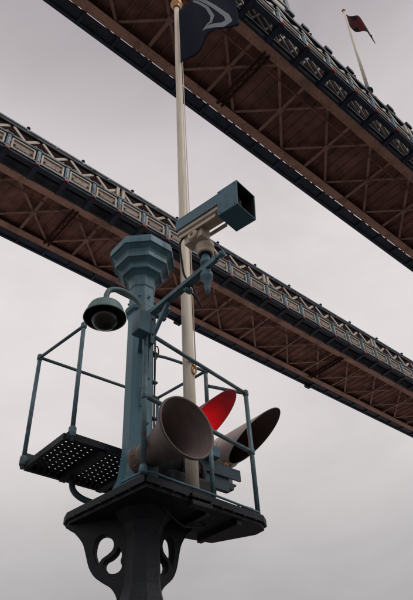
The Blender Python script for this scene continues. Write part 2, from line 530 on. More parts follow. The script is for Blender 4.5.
W1 = walkway(8.68, -9.06, -9.06 + 30 * BAY, 'nearest and darkest walkway crossing the top right corner, seen from below', 17.3, (14.2, 34.9), True, False)
W2 = walkway(24.66, -6.2 - 0.05, -6.25 + 40 * BAY, 'farther walkway crossing the middle of the picture behind the signal mast', 9.95, (12.02, 40.0), True, True)

# crest frame over the ledge of the near walkway (its foot shows at the top edge of the picture)
cy = 8.68 - 1.05
for cx_ in (13.3, 14.95):
    MB().span(cx_ - .17, cx_ + .17, cy - .16, cy + .16, SOF + 3.12, SOF + 8.4).build('crest_post', 'steel_blue', W1, bevel=.02)
    MB().lathe([(0, 0), (.26, 0), (.3, .1), (.22, .22), (.1, .5), (0, 1.0)], (cx_, cy, SOF + 8.4), n=10).build('finial', 'brass', W1)
    MB().span(cx_ - .3, cx_ + .3, cy - .26, cy + .26, SOF + 3.121, SOF + 3.5).build('crest_base', 'steel_blue', W1, bevel=.02)
MB().span(13.48, 14.77, cy - .06, cy + .06, SOF + 3.3, SOF + 7.6).build('crest_panel', 'cream_paint', W1, bevel=.02)
for hz in (3.9, 5.6, 7.4):
    MB().span(13.48, 14.77, cy - .13, cy + .13, SOF + hz, SOF + hz + .28).build('crest_rail', 'steel_blue', W1, bevel=.02)
for bx in (16.3, 18.37, 20.44, 24.58, 26.65, 28.72, 30.8):
    MB().span(bx - .28, bx + .28, cy - .2, cy + .2, SOF + 3.12, SOF + 3.45).build('ridge_block', 'navy_paint', W1, bevel=.02)
# lamp housings under the far edge of the farther walkway
for lx in (24.9, 41.0):
    MB().span(lx - .3, lx + .3, 24.66 + WID + .66, 24.66 + WID + .95, SOF - .22, SOF - .002).build('lamp_housing', 'black_iron', W2, bevel=.02)

# flagpole on the near walkway, and its flag
FB, FT = V((22.4, 7.62, SOF + 3.12)), V((23.3, 7.32, 46.9))
fp = thing('flagpole', FB, 'thin pale pole rising from the near walkway parapet in the top right corner', 'flagpole', )
MB().tube([FB, FB.lerp(FT, .5), FT], [.12, .1, .07], 10).build('shaft', 'pole_paint', fp)
MB().lathe([(0, 0), (.12, .02), (.15, .12), (.1, .22), (0, .26)], FT, n=12).build('truck', 'brass', fp)
MB().lathe([(0, .0), (.3, 0), (.3, .12), (.16, .3), (.16, .6), (0, .6)], FB, n=10).build('socket', 'steel_blue', fp)

def flag_mesh(name, a, top, fly, drop, m, nu=36, nv=22, wave=.1, droop=.3, side=(1, 0, 0), k=1.6, thick=.004):
    """a: lower hoist, top: upper hoist, fly: vector along the fly"""
    a, top, fly, side = V(a), V(top), V(fly), V(side)
    bm = bmesh.new()
    uvl = bm.loops.layers.uv.new('UVMap')
    gr = []
    for j in range(nv + 1):
        v = j / nv
        row = []
        for i in range(nu + 1):
            u = i / nu
            p = a.lerp(top, v) + fly * u
            p.z -= droop * (u ** 1.4) * (1 + .25 * v)
            w = math.sin(u * k * 2 * math.pi + v * 1.3) * wave * min(1, u * 2.2) + math.sin(u * 11 + v * 5) * wave * .16 * u
            p += side * w
            row.append(bm.verts.new(p))
        gr.append(row)
    for j in range(nv):
        for i in range(nu):
            f = bm.faces.new((gr[j][i], gr[j][i + 1], gr[j + 1][i + 1], gr[j + 1][i]))
            f.smooth = True
            for lp, (du, dv) in zip(f.loops, ((0, 0), (1, 0), (1, 1), (0, 1))):
                lp[uvl].uv = ((i + du) / nu, (j + dv) / nv)
    o = a.copy()
    for v in bm.verts: v.co -= o
    me = bpy.data.meshes.new(name)
    bm.to_mesh(me); bm.free()
    me.materials.append(m)
    ob = link(name, me, o)
    sm = ob.modifiers.new('thickness', 'SOLIDIFY'); sm.thickness = thick
    return ob

def uvnodes(name):
    m = bpy.data.materials.new(name); m.use_nodes = True
    n, l = m.node_tree.nodes, m.node_tree.links
    tcn = n.new('ShaderNodeTexCoord'); sp = n.new('ShaderNodeSeparateXYZ')
    l.new(tcn.outputs['UV'], sp.inputs[0])
    def M(op, a, b=0.0, c=0.0):
        q = n.new('ShaderNodeMath'); q.operation = op
        for i, s in enumerate((a, b, c)):
            if isinstance(s, (int, float)): q.inputs[i].default_value = s
            else: l.new(s, q.inputs[i])
        return q.outputs[0]
    def MX(fac, ca, cb):
        q = n.new('ShaderNodeMixRGB'); l.new(fac, q.inputs[0])
        for i, s in ((1, ca), (2, cb)):
            if isinstance(s, tuple): q.inputs[i].default_value = (*s, 1)
            else: l.new(s, q.inputs[i])
        return q.outputs[0]
    b = n['Principled BSDF']; b.inputs['Roughness'].default_value = .85
    b.inputs['Specular IOR Level'].default_value = .15
    return m, b, sp.outputs[0], sp.outputs[1], M, MX, l
# red, white and blue flag, backlit darkness put into its colours
m, b, u, v, M, MX, l = uvnodes('union_flag_backlit')
du = M('ABSOLUTE', M('SUBTRACT', u, .5)); dv = M('ABSOLUTE', M('SUBTRACT', v, .5))
dd = M('ABSOLUTE', M('SUBTRACT', du, dv))
c = MX(M('LESS_THAN', dd, .085), (.012, .007, .014), (.06, .035, .04))
c = MX(M('LESS_THAN', dd, .03), c, (.12, .012, .015))
cr_ = M('MINIMUM', M('MULTIPLY', du, 2.0), dv)
c = MX(M('LESS_THAN', cr_, .16), c, (.06, .035, .04))
c = MX(M('LESS_THAN', cr_, .1), c, (.12, .012, .015))
l.new(c, b.inputs['Base Color'])
FTd = (FB - FT).normalized()
fl = flag_mesh('flag', FT + FTd * 2.6, FT + FTd * .25, (1.1, -1.0, -.9), 0, m, wave=.3, droop=1.9, side=(.6, .8, 0), k=1.1, thick=.01)
tag(fl, 'small red and blue flag, darkened as backlit, at the tip of the thin pole, top right', 'flag')

# ------------------------------------------------------------------ signal mast
CX, CY = 2.30, 3.27                        # column axis
PX, PY = 2.355, 3.25                       # pedestal axis
PL = 1.64                                  # platform height above the eye
mast = thing('signal_mast', (PX, PY, -EYE), 'blue iron signal mast with octagonal column, platform and railed basket in the foreground', 'signal mast')
# pedestal under the platform
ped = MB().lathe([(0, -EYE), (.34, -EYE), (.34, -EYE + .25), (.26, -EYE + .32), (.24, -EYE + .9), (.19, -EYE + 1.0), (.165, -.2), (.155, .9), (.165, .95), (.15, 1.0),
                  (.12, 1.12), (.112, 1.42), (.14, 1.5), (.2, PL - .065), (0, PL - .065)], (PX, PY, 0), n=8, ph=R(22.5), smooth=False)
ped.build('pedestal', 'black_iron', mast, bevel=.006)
MB().lathe([(.165, .86), (.2, .88), (.2, .94), (.165, .96)], (PX, PY, 0), n=24).build('collar', 'black_iron', mast)

def scroll_bracket(direction, length):
    """openwork cast bracket in a vertical plane through the pedestal axis"""
    d = V((direction[0], direction[1], 0)).normalized()
    f = length / .57
    top = PL - .066
    outer = [(.56, top), (.544, 1.555), (.49, 1.52), (.42, 1.441), (.388, 1.361), (.357, 1.272), (.305, 1.203), (.209, 1.141), (.165, 1.086), (.15, 1.03), (.14, .93), (.05, .93), (.05, top)]
    hole1 = [(.277, 1.471), (.227, 1.453), (.194, 1.411), (.199, 1.368), (.232, 1.34), (.271, 1.318), (.295, 1.289), (.313, 1.319), (.33, 1.375), (.318, 1.445)]
    hole2 = [(.156, 1.373), (.133, 1.327), (.141, 1.286), (.13, 1.254), (.149, 1.225), (.19, 1.216), (.23, 1.233), (.256, 1.269), (.246, 1.3), (.207, 1.316), (.174, 1.343)]
    cu = bpy.data.curves.new('outline', 'CURVE')
    cu.dimensions = '2D'
    cu.fill_mode = 'BOTH'
    cu.extrude = .026
    cu.bevel_depth = .006
    cu.offset = -.006
    cu.bevel_resolution = 2
    def spline(pts, smooth):
        if smooth:
            q = [V((*p, 0)) for p in pts]
            q2 = []
            m_ = len(q)
            for i in range(m_):
                p0, p1, p2, p3 = q[i - 1], q[i], q[(i + 1) % m_], q[(i + 2) % m_]
                for k in range(3):
                    t = k / 3
                    q2.append(.5 * (2 * p1 + (p2 - p0) * t + (2 * p0 - 5 * p1 + 4 * p2 - p3) * t * t + (-p0 + 3 * p1 - 3 * p2 + p3) * t ** 3))
            pts = [(p.x, p.y) for p in q2]
        sp = cu.splines.new('POLY')
        sp.points.add(len(pts) - 1)
        for sp_p, p in zip(sp.points, pts):
            sp_p.co = (p[0] * f, p[1], 0, 1)
        sp.use_cyclic_u = True
    mid = arc([(*p, 0) for p in outer[:11]], 3)
    spline([(p[0], p[1]) for p in mid] + outer[11:], False)
    spline(hole1, True); spline(hole2, True)
    tmp = bpy.data.objects.new('outline', cu)
    col.objects.link(tmp)
    dg_ = bpy.context.evaluated_depsgraph_get()
    me = bpy.data.meshes.new_from_object(tmp.evaluated_get(dg_))
    bpy.data.objects.remove(tmp); bpy.data.curves.remove(cu)
    b = MB()
    b.bm.from_mesh(me)
    bpy.data.meshes.remove(me)
    nrm = V((-d.y, d.x, 0))
    for vv in b.bm.verts:
        s_, z_, w_ = vv.co
        vv.co = V((PX, PY, 0)) + d * s_ + V((0, 0, z_)) + nrm * w_
    bmesh.ops.remove_doubles(b.bm, verts=b.bm.verts, dist=.0002)
    return b.build('scroll_bracket', 'black_iron', mast)
scroll_bracket((-.555, .832), .57)
scroll_bracket((1, .10), .44)
scroll_bracket((.25, .97), .3)

# platform: plate with upturned edge
plate = [(2.10, 2.88), (3.17, 2.95), (3.25, 3.0), (3.26, 3.10), (3.10, 3.41), (2.75, 3.46), (2.62, 3.72), (2.06, 3.75), (2.03, 3.66)]
pm = MB()
n = len(plate)
pm.faces([(x, y, PL - .065) for x, y in plate] + [(x, y, PL) for x, y in plate],
         [tuple(range(n))[::-1], tuple(range(n, 2 * n))] + [(i, (i + 1) % n, n + (i + 1) % n, n + i) for i in range(n)])
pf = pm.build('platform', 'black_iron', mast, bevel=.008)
ed = MB()
ctr = V((2.6, 3.25))
for i in range(n):
    a, b_ = V(plate[i]), V(plate[(i + 1) % n])
    a2 = a + (a - ctr).normalized() * .012; b2 = b_ + (b_ - ctr).normalized() * .012
    ed.bar((a2.x, a2.y, PL - .012), (b2.x, b2.y, PL - .012), .02, .05)
ed.build('kerb_angle', 'black_iron', mast, bevel=.003)
MB().tube(arc([V((2.06, 3.1, PL + .03)), V((2.085, 2.93, PL + .035)), V((2.13, 2.872, PL + .035)), V((2.3, 2.878, PL + .03)), V((2.7, 2.9, PL + .028)), V((3.15, 2.94, PL + .026))], 5), .008, 8).build('kerb_bead', 'teal_paint', mast)
for x in (2.66, 2.95):
    MB().span(x - .02, x + .02, 2.95, 3.38, PL - .10, PL - .066).build('stiffener', 'black_iron', mast)
for bx, by in ((3.0, 3.0), (3.06, 3.02), (3.14, 2.99)):
    MB().lathe([(0, PL), (.03, PL), (.03, PL + .03), (.015, PL + .035), (.015, PL + .06), (0, PL + .06)], (bx, by, 0), n=8).build('bolt', 'teal_dark', mast)
MB().span(3.03, 3.12, 2.965, 3.05, PL + .002, PL + .06).build('cleat', 'black_iron', mast, bevel=.004)

# octagonal column
CR = .112
cm_ = MB().lathe([(0, PL), (.19, PL), (.19, PL + .05), (.165, PL + .09), (.135, PL + .16), (CR + .006, PL + .3), (CR, PL + .36), (CR - .002, 3.6), (0, 3.6)],
                 (CX, CY, 0), n=8, ph=R(22.5), smooth=False)
cm_.build('column', 'teal_paint', mast, bevel=.004)
MB().lathe([(CR - .004, 3.26), (CR + .022, 3.28), (CR + .03, 3.305), (CR + .022, 3.33), (CR - .004, 3.35)], (CX, CY, 0), n=8, ph=R(22.5), smooth=False).build('collar', 'teal_paint', mast, bevel=.003)
cap = MB().lathe([(CR - .01, 3.52), (CR + .006, 3.55), (CR + .012, 3.66), (.16, 3.685), (.182, 3.69), (.19, 3.70), (.19, 3.735), (.20, 3.75), (.235, 3.775), (.25, 3.78), (.25, 3.825), (.24, 3.84), (.25, 3.87), (.285, 3.90),
                  (.303, 3.905), (.303, 3.965), (.29, 3.98), (.29, 4.0), (.12, 4.05), (0, 4.05)], (CX, CY, 0), n=8, ph=R(22.5), smooth=False)
cap.build('capital', 'teal_paint', mast, bevel=.004)
for k in range(8):
    a = R(45 * k)
    MB().lathe([(.012, 0), (.009, .008), (0, .012)], (CX + math.cos(a) * (CR + .008) * .924, CY + math.sin(a) * (CR + .008) * .924, 3.42), (math.cos(a), math.sin(a), 0), n=8).build('rivet', 'teal_paint', mast)

# front rail of the platform
def joint(p, name='rail_clamp', r=.025, par=mast, h=.055):
    MB().lathe([(0, -h / 2), (r * .8, -h / 2), (r, -h / 2 + .01), (r, h / 2 - .01), (r * .8, h / 2), (0, h / 2)], p, n=14).build(name, 'teal_rail', par)
N = V((2.06, 2.86, PL)); Q = V((3.232, 3.03, PL))
zt, zm = 2.74, 2.2
MB().tube([N, N + V((0, 0, 1.12))], .0185, 12).build('rail_post', 'teal_rail', mast)
MB().tube([Q + V((0, 0, -.06)), V((Q.x, Q.y, zt))], .0185, 12).build('rail_post', 'teal_rail', mast)
MB().tube([V((N.x + .03, N.y, zt)), V((Q.x, Q.y, zt))], .0155, 12).build('top_rail', 'teal_rail', mast)
MB().tube([V((N.x, N.y, zm)), V((Q.x, Q.y, zm))], .0165, 12).build('middle_rail', 'teal_rail', mast)
for p in (V((N.x, N.y, zm)), V((Q.x, Q.y, zm)), V((Q.x, Q.y, zt)), Q + V((0, 0, .03)), N + V((0, 0, .03))):
    joint(p)
# short return rail of the platform's right end, back to the basket
MB().tube([V((Q.x, Q.y, zt)), V((3.06, 3.32, 2.9))], .015, 10).build('top_rail', 'teal_rail', mast)

# rear railed basket with mesh floor
bz, bt = 2.075, 3.05
P1, Q1, T1, S1 = V((1.85, 3.42, 0)), V((1.79, 4.01, 0)), V((3.05, 3.32, 0)), V((2.98, 3.93, 0))
for c_ in (P1, Q1):
    MB().tube([V((c_.x, c_.y, bz - .03)), V((c_.x, c_.y, bt))], .017, 12).build('rail_post', 'teal_rail', mast)
    joint(V((c_.x, c_.y, bt)), r=.024); joint(V((c_.x, c_.y, bz + .03)), r=.028, h=.08)
MB().tube([V((T1.x, T1.y, 2.64)), V((T1.x, T1.y, bt))], .018, 12).build('rail_post', 'teal_rail', mast)
joint(V((T1.x, T1.y, bt)), r=.024)
MB().tube([V((S1.x, S1.y, bz - .03)), V((S1.x, S1.y, bt))], .018, 12).build('rail_post', 'teal_rail', mast)
z3 = V((0, 0, bt))
MB().tube([P1 + z3, Q1 + z3], .0135, 10).build('top_rail', 'teal_rail', mast)
MB().tube([Q1 + z3, S1 + z3], .0135, 10).build('top_rail', 'teal_rail', mast)
MB().tube([S1 + z3, T1 + z3], .0135, 10).build('top_rail', 'teal_rail', mast)
MB().tube(arc([V((CX + .06, CY + .05, 3.02)), V((2.45, 3.38, 3.0)), V((2.62, 3.36, 3.04)), T1 + z3], 5), .0135, 10).build('top_rail', 'teal_rail', mast)
MB().tube([V((2.735, 2.965, PL)), V((2.735, 2.965, zm))], .016, 12).build('rail_post', 'teal_rail', mast)
joint(V((2.735, 2.965, zm)), r=.022)
# mesh floor
gx0, gx1, gy0, gy1 = 1.815, 2.72, 3.425, 4.02
gm = MB()
pitch = .052
x = gx0 + .02
i = 0
while x < gx1:
    gm.box((x, (gy0 + gy1) / 2, bz), (.0375, gy1 - gy0 - .02, .004)); x += pitch
y = gy0 + .02
while y < gy1:
    gm.box(((gx0 + gx1) / 2, y, bz + .0052), (gx1 - gx0 - .02, .0375, .004)); y += pitch
gm.build('mesh_floor', 'black_iron', mast, kind='stuff')
for a, b_ in (((gx0, gy0), (gx1, gy0)), ((gx0, gy1), (gx1, gy1)), ((gx0, gy0 + .02), (gx0, gy1 - .02)), ((gx1, gy0 + .02), (gx1, gy1 - .02))):
    MB().bar((*a, bz - .004), (*b_, bz - .004), .03, .05).build('floor_frame', 'black_iron', mast)
MB().span(1.80, 1.98, 3.99, 4.05, bz + .02, bz + .09).build('toe_board', 'teal_dark', mast)
MB().bar((2.12, 3.43, bz - .035), (2.12, 4.0, bz - .035), .05, .04).build('floor_joist', 'black_iron', mast)
MB().bar((2.45, 3.43, bz - .035), (2.45, 4.0, bz - .035), .05, .04).build('floor_joist', 'black_iron', mast)
# curved support tube from basket floor to the platform
MB().tube(arc([V((2.16, 3.92, bz - .05)), V((2.17, 3.9, bz - .14)), V((2.22, 3.85, bz - .21)), V((2.32, 3.76, bz - .27)), V((2.42, 3.66, bz - .33)), V((2.46, 3.6, PL))], 5), .023, 12).build('support_tube', 'teal_dark', mast)
MB().tube([V((2.6, 3.5, PL)), V((2.6, 3.5, bz - .03))], .03, 12).build('support_tube', 'teal_dark', mast)

# bracket arm for the pan-and-tilt camera
AZ = 3.2
arm = MB()
arm.bar((2.28, 3.18, AZ), (2.29, 2.30, AZ + .005), .035, .05)
arm.bar((2.28, 3.18, AZ - .03), (2.29, 2.45, AZ - .022), .062, .012)
arm.build('arm', 'teal_paint', mast, bevel=.003)
MB().lathe([(0, 0), (.018, .0), (.018, .05), (.028, .055), (.028, .085), (0, .09)], (2.29, 2.31, AZ + .005), (0, -1, 0), n=10).build('arm_end', 'teal_paint', mast)
MB().bar((2.285, 3.17, 2.84), (2.287, 2.88, AZ - .03), .03, .03).build('arm_brace', 'teal_paint', mast, bevel=.003)
MB().span(2.235, 2.335, 3.13, 3.17, AZ - .09, AZ + .09).build('arm_plate', 'teal_paint', mast, bevel=.005)
for dx in (.0, .075):
    MB().lathe([(0, -.03), (.026, -.03), (.03, 0), (.026, .05), (.014, .06), (.014, .08), (0, .08)], (2.335 + dx, 3.1, AZ + .05), (0, -1, 0), n=12).build('clamp_bolt', 'teal_paint', mast)
MB().span(2.3, 2.44, 3.1, 3.14, AZ - .0, AZ + .07).build('clamp_plate', 'teal_paint', mast, bevel=.004)
MB().lathe([(0, -.27), (.01, -.27), (.022, -.2), (.026, -.12), (.048, -.1), (.048, -.055), (.032, -.05), (.032, .04), (.046, .045), (.046, .085), (.034, .09), (.034, .15), (0, .15)],
           (2.30, 2.43, AZ), n=18).build('camera_mount', 'teal_paint', mast)
MB().lathe([(0, -.035), (.02, -.035), (.026, -.02), (.026, .02), (.02, .03), (0, .03)], (2.31, 2.66, AZ - .055), (1, 0, 0), n=12).build('cable_gland', 'teal_rail', mast)

# junction boxes at the head of the near rail post
jb = MB().span(1.955, 2.055, 2.80, 2.90, 2.69, 2.88)
jb.build('junction_box', 'teal_paint', mast, bevel=.006)
MB().span(2.08, 2.115, 2.83, 2.93, 2.64, 2.90).build('rail_plate', 'teal_paint', mast, bevel=.004)
MB().bar((2.04, 2.89, 2.84), (2.24, 3.19, 2.84), .03, .03).build('box_bracket', 'teal_paint', mast, bevel=.004)
for zz in (2.72, 2.86):
    MB().lathe([(0, 0), (.009, 0), (.009, .008), (0, .01)], (2.097, 2.83, zz), (0, -1, 0), n=8).build('bolt', 'teal_dark', mast)
# teal channel beams that carry the two signal lamps
MB().span(2.62, 3.40, 3.34, 3.66, 2.19, 2.205).span(2.62, 3.40, 3.34, 3.355, 2.11, 2.1895).span(2.62, 3.40, 3.645, 3.66, 2.11, 2.1895).build('channel_beam', 'teal_dark', mast)
MB().span(2.62, 3.28, 3.36, 3.40, 2.0, 2.109).span(2.62, 3.25, 3.402, 3.48, 2.06, 2.109).build('channel_beam', 'teal_dark', mast)
MB().span(2.66, 2.76, 3.34, 3.44, PL, 2.06).build('beam_post', 'black_iron', mast)
MB().span(3.0, 3.11, 3.26, 3.38, 2.206, 2.30).build('post_socket', 'teal_paint', mast, bevel=.01)

# ------------------------------------------------------------------ things on the mast
# flagpole with flag
FPX, FPY = 2.565, 2.985
pole = thing('flagpole', (FPX, FPY, PL), 'tall white flagpole standing on the mast platform beside the horn', 'flagpole')
MB().tube([(FPX, FPY, PL), (FPX, FPY, 3.0), (FPX, FPY, 6.0), (FPX, FPY, 9.1)], [.047, .046, .043, .036], 20).build('shaft', 'pole_paint', pole)
MB().lathe([(0, -.02), (.05, -.02), (.06, .0), (.05, .03), (.075, .06), (.09, .12), (.075, .18), (0, .21)], (FPX, FPY, 9.1), n=16).build('truck', 'brass', pole)
MB().tube([(FPX + .048, FPY - .03, 2.72), (FPX + .052, FPY - .03, 5.0), (FPX + .043, FPY - .028, 9.05)], .0055, 6).build('halyard', 'pole_paint', pole)
MB().tube(arc([V((FPX + .0, FPY - .047, 2.71)), V((FPX + .02, FPY - .055, 2.69)), V((FPX + .03, FPY - .055, 2.655)), V((FPX + .012, FPY - .055, 2.62)), V((FPX - .004, FPY - .05, 2.65)), V((FPX, FPY - .047, 2.69))], 4), .008, 8).build('cleat', 'brass', pole)
MB().lathe([(.049, 0), (.062, .0), (.062, .05), (.049, .06)], (FPX, FPY, PL), n=18).build('base_collar', 'black_iron', pole)
for dz in (.0, .12):
    MB().box((FPX - .02, FPY - .09, PL - .03 - dz * .4), (.17, .06, .03)).build('clamp', 'black_iron', pole, bevel=.004)

m, b, u, v, M, MX, l = uvnodes('navy_flag')
# pale curved emblem: distance to two polylines
def capsule(p, q, ra, rb_):
    ex, ey = q[0] - p[0], q[1] - p[1]
    px_, py_ = M('SUBTRACT', u, p[0]), M('SUBTRACT', v, p[1])
    h_ = M('DIVIDE', M('ADD', M('MULTIPLY', px_, ex), M('MULTIPLY', py_, ey)), ex * ex + ey * ey)
    h_ = M('MINIMUM', M('MAXIMUM', h_, 0.0), 1.0)
    qx, qy = M('SUBTRACT', px_, M('MULTIPLY', h_, ex)), M('SUBTRACT', py_, M('MULTIPLY', h_, ey))
    dd_ = M('SQRT', M('ADD', M('MULTIPLY', qx, qx), M('MULTIPLY', qy, qy)))
    return M('SUBTRACT', dd_, M('ADD', M('MULTIPLY', h_, rb_ - ra), ra))
dist = None
for path, rads in (([(.28, 1.0), (.50, .72), (.70, .46), (.85, .24), (.875, .13), (.79, .07), (.64, .10), (.48, .17)], (.014, .024, .03, .036, .04, .042, .035, .008)),
                   ([(.32, .90), (.48, .66), (.60, .48), (.67, .28), (.64, .18), (.52, .16)], (.01, .016, .022, .026, .02, .009))):
    for k in range(len(path) - 1):
        c_ = capsule(path[k], path[k + 1], rads[k], rads[k + 1])
        dist = c_ if dist is None else M('MINIMUM', dist, c_)
fac = M('LESS_THAN', dist, 0.0)
c = MX(fac, (.006, .010, .026), (.27, .30, .33))
l.new(c, b.inputs['Base Color'])
nf = flag_mesh('flag', (FPX + .0, FPY - .045, 7.42), (FPX + .0, FPY - .045, 8.95), (.15, -.88, 0), 0, m, wave=.08, droop=.085, side=(1, .2, 0), k=1.2)
tag(nf, 'navy flag with a pale curved emblem flying from the tall white flagpole', 'flag')

# pan-and-tilt surveillance camera on the arm
yaw, pit = R(-82.5), R(-4)
cdir = V((math.cos(yaw) * math.cos(pit), math.sin(yaw) * math.cos(pit), math.sin(pit)))
csd = V((-math.sin(yaw), math.cos(yaw), 0))
crot = Matrix((cdir, csd, cdir.cross(csd))).transposed()
CB = V((2.113, 2.558, 3.725))             # upper rear edge of the sunshield
def cl(x, y, z): return CB + crot @ V((x, y, z))
def cbox(mb, x0, x1, y0, y1, z0, z1):
    mb.box(cl((x0 + x1) / 2, (y0 + y1) / 2, (z0 + z1) / 2), (x1 - x0, y1 - y0, z1 - z0), crot)
    return mb
MX_, MY_ = 2.30, 2.43
cctv = thing('surveillance_camera', (MX_, MY_, AZ + .15), 'boxy teal surveillance camera with wide hood and cream pan head on the bracket arm', 'security camera')
b = MB()
cbox(b, 0, .46, 0, .165, -.008, 0); cbox(b, 0, .46, 0, .008, -.118, -.0085); cbox(b, 0, .46, .157, .165, -.118, -.0085); cbox(b, 0, .008, .0085, .1565, -.118, -.0085)
b.build('sunshield', 'hood_paint', cctv, bevel=.002)
cbox(MB(), .012, .52, .012, .153, -.152, -.012).build('housing', 'cream_metal', cctv, bevel=.014)
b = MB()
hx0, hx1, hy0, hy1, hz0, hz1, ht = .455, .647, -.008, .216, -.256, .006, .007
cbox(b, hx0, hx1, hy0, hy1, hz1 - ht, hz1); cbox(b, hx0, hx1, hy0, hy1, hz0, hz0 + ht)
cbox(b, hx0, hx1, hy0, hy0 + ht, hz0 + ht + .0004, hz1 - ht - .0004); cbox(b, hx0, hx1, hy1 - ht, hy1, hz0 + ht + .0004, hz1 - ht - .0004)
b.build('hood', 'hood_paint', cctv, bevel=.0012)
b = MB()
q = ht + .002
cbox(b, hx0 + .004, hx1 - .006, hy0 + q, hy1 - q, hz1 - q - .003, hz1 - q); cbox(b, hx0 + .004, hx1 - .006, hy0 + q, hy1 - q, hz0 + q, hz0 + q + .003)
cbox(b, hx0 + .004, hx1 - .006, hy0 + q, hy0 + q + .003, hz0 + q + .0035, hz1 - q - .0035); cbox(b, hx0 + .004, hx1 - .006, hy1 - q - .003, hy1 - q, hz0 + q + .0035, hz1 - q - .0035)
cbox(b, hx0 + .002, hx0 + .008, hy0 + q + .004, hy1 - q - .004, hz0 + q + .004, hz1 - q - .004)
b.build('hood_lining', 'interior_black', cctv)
MB().lathe([(0, 0), (.05, 0), (.05, .06), (.043, .06), (.04, .03), (0, .03)], cl(hx0 + .06, .09, -.09), cdir, n=20).build('lens', 'smoked_dome', cctv)
cbox(MB(), .05, .24, .055, .155, -.262, -.154).build('tilt_head', 'cream_metal', cctv, bevel=.015)
for yy, sg in ((.055, -1), (.155, 1)):
    MB().lathe([(0, 0), (.05, 0), (.05, .016), (.034, .022), (0, .022)], cl(.15, yy, -.215), crot @ V((0, sg, 0)), n=20).build('tilt_disc', 'cream_metal', cctv)
    MB().lathe([(0, 0), (.016, 0), (.016, .03), (0, .032)], cl(.15, yy, -.215), crot @ V((0, sg, 0)), n=10).build('pivot_bolt', 'brass', cctv)
cbox(MB(), .02, .40, .03, .042, -.19, -.153).build('tilt_rail', 'cream_metal', cctv, bevel=.003)
cbox(MB(), .02, .40, .165, .177, -.19, -.153).build('tilt_rail', 'cream_metal', cctv, bevel=.003)
MB().lathe([(.0, .0), (.06, 0), (.066, .01), (.066, .05), (.075, .06), (.075, .105), (.055, .12), (0, .12)], (MX_, MY_, AZ + .15), n=24).build('pan_base', 'cream_metal', cctv)
MB().lathe([(0, -.012), (.05, -.012), (.05, .0), (0, .0)], (MX_, MY_, AZ + .149), n=20).build('flange', 'black_iron', cctv)
MB().tube(arc([cl(.03, .07, -.15), cl(.0, .06, -.22), V((2.22, 2.62, 3.36)), V((2.26, 2.64, 3.26)), V((2.32, 2.62, 3.17)), V((2.37, 2.62, 3.05)), V((2.42, 2.64, 3.02)), V((2.42, 2.66, 3.07)), V((2.36, 2.67, 3.15))], 6), .0085, 8).build('cable', 'cable_rubber', cctv)

# dome camera on a gooseneck
dome_p = V((1.745, 2.93, 2.765))
dcam = thing('dome_camera', (2.06, 2.83, 2.9), 'round shaded dome camera on a gooseneck tube left of the column', 'security camera')
MB().tube(arc([V((2.02, 2.84, 2.87)), V((2.005, 2.85, 2.95)), V((1.95, 2.87, 3.02)), V((1.86, 2.90, 3.065)), V((1.775, 2.925, 3.045)), V((1.745, 2.93, 2.985)), V((1.745, 2.93, 2.92))], 6), .021, 14).build('gooseneck', 'shade_green', dcam)
MB().lathe([(0, .17), (.03, .165), (.045, .14), (.075, .125), (.118, .095), (.13, .07), (.132, .05), (.148, .02), (.155, -.004), (.152, -.008), (.142, .016), (.12, .05), (0, .06)], dome_p, n=36).build('shade', 'shade_green', dcam)
MB().lathe([(0, .04), (.1, .04), (.1, .0), (.093, -.035), (.07, -.072), (.035, -.09), (0, -.094)], dome_p, n=30).build('dome', 'smoked_dome', dcam)
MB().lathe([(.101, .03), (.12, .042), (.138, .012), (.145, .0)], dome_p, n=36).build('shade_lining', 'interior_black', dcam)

# fog horn
BC = V((2.19, 2.585, 1.878))
hax = V((.0, -.995, .07)).normalized()
horn = thing('fog_horn', (2.19, 3.0, PL), 'big grey flared trumpet horn on the platform in front of the flagpole', 'horn')
def horn_prof():
    out = []
    Lh = .51
    for i in range(25):
        t = i / 24
        r = .082 + .04 * t + .09 * t ** 3.0
        out.append((r, -Lh + Lh * t))
    return out
pr_ = horn_prof()
outer = [(r, h) for r, h in pr_] + [(pr_[-1][0] + .006, .004), (pr_[-1][0] + .004, .012), (pr_[-1][0] - .006, .008)]
inner = [(r - .008, h) for r, h in reversed(pr_)]
MB().lathe(outer + inner + [(0, -.5)], BC, hax, n=48).build('bell', 'horn_grey', horn)
MB().lathe([(0, -.51), (.094, -.51), (.104, -.495), (.104, -.46), (.084, -.45)], BC, hax, n=24).build('throat_ring', 'horn_grey', horn)
MB().span(2.14, 2.24, 2.94, 3.03, PL, PL + .14).build('saddle', 'teal_dark', horn, bevel=.006)

# dark machinery housing on the platform behind the horn
eq = thing('equipment_housing', (2.6, 3.2, PL), 'dark ribbed machinery housing on the platform behind the horn and flagpole', 'equipment box')
MB().span(2.47, 2.86, 3.09, 3.29, PL, PL + .24).build('casing', 'black_iron', eq, bevel=.02)
MB().lathe([(0, 0), (.085, 0), (.1, .02), (.1, .3), (.085, .33), (0, .33)], (2.48, 3.19, PL + .30), (1, 0, 0), n=24).build('compressor_drum', 'black_iron', eq)
for k in range(5):
    MB().lathe([(.1, 0), (.112, .0), (.112, .012), (.1, .012)], (2.51 + k * .06, 3.19, PL + .30), (1, 0, 0), n=24).build('cooling_fin', 'black_iron', eq)

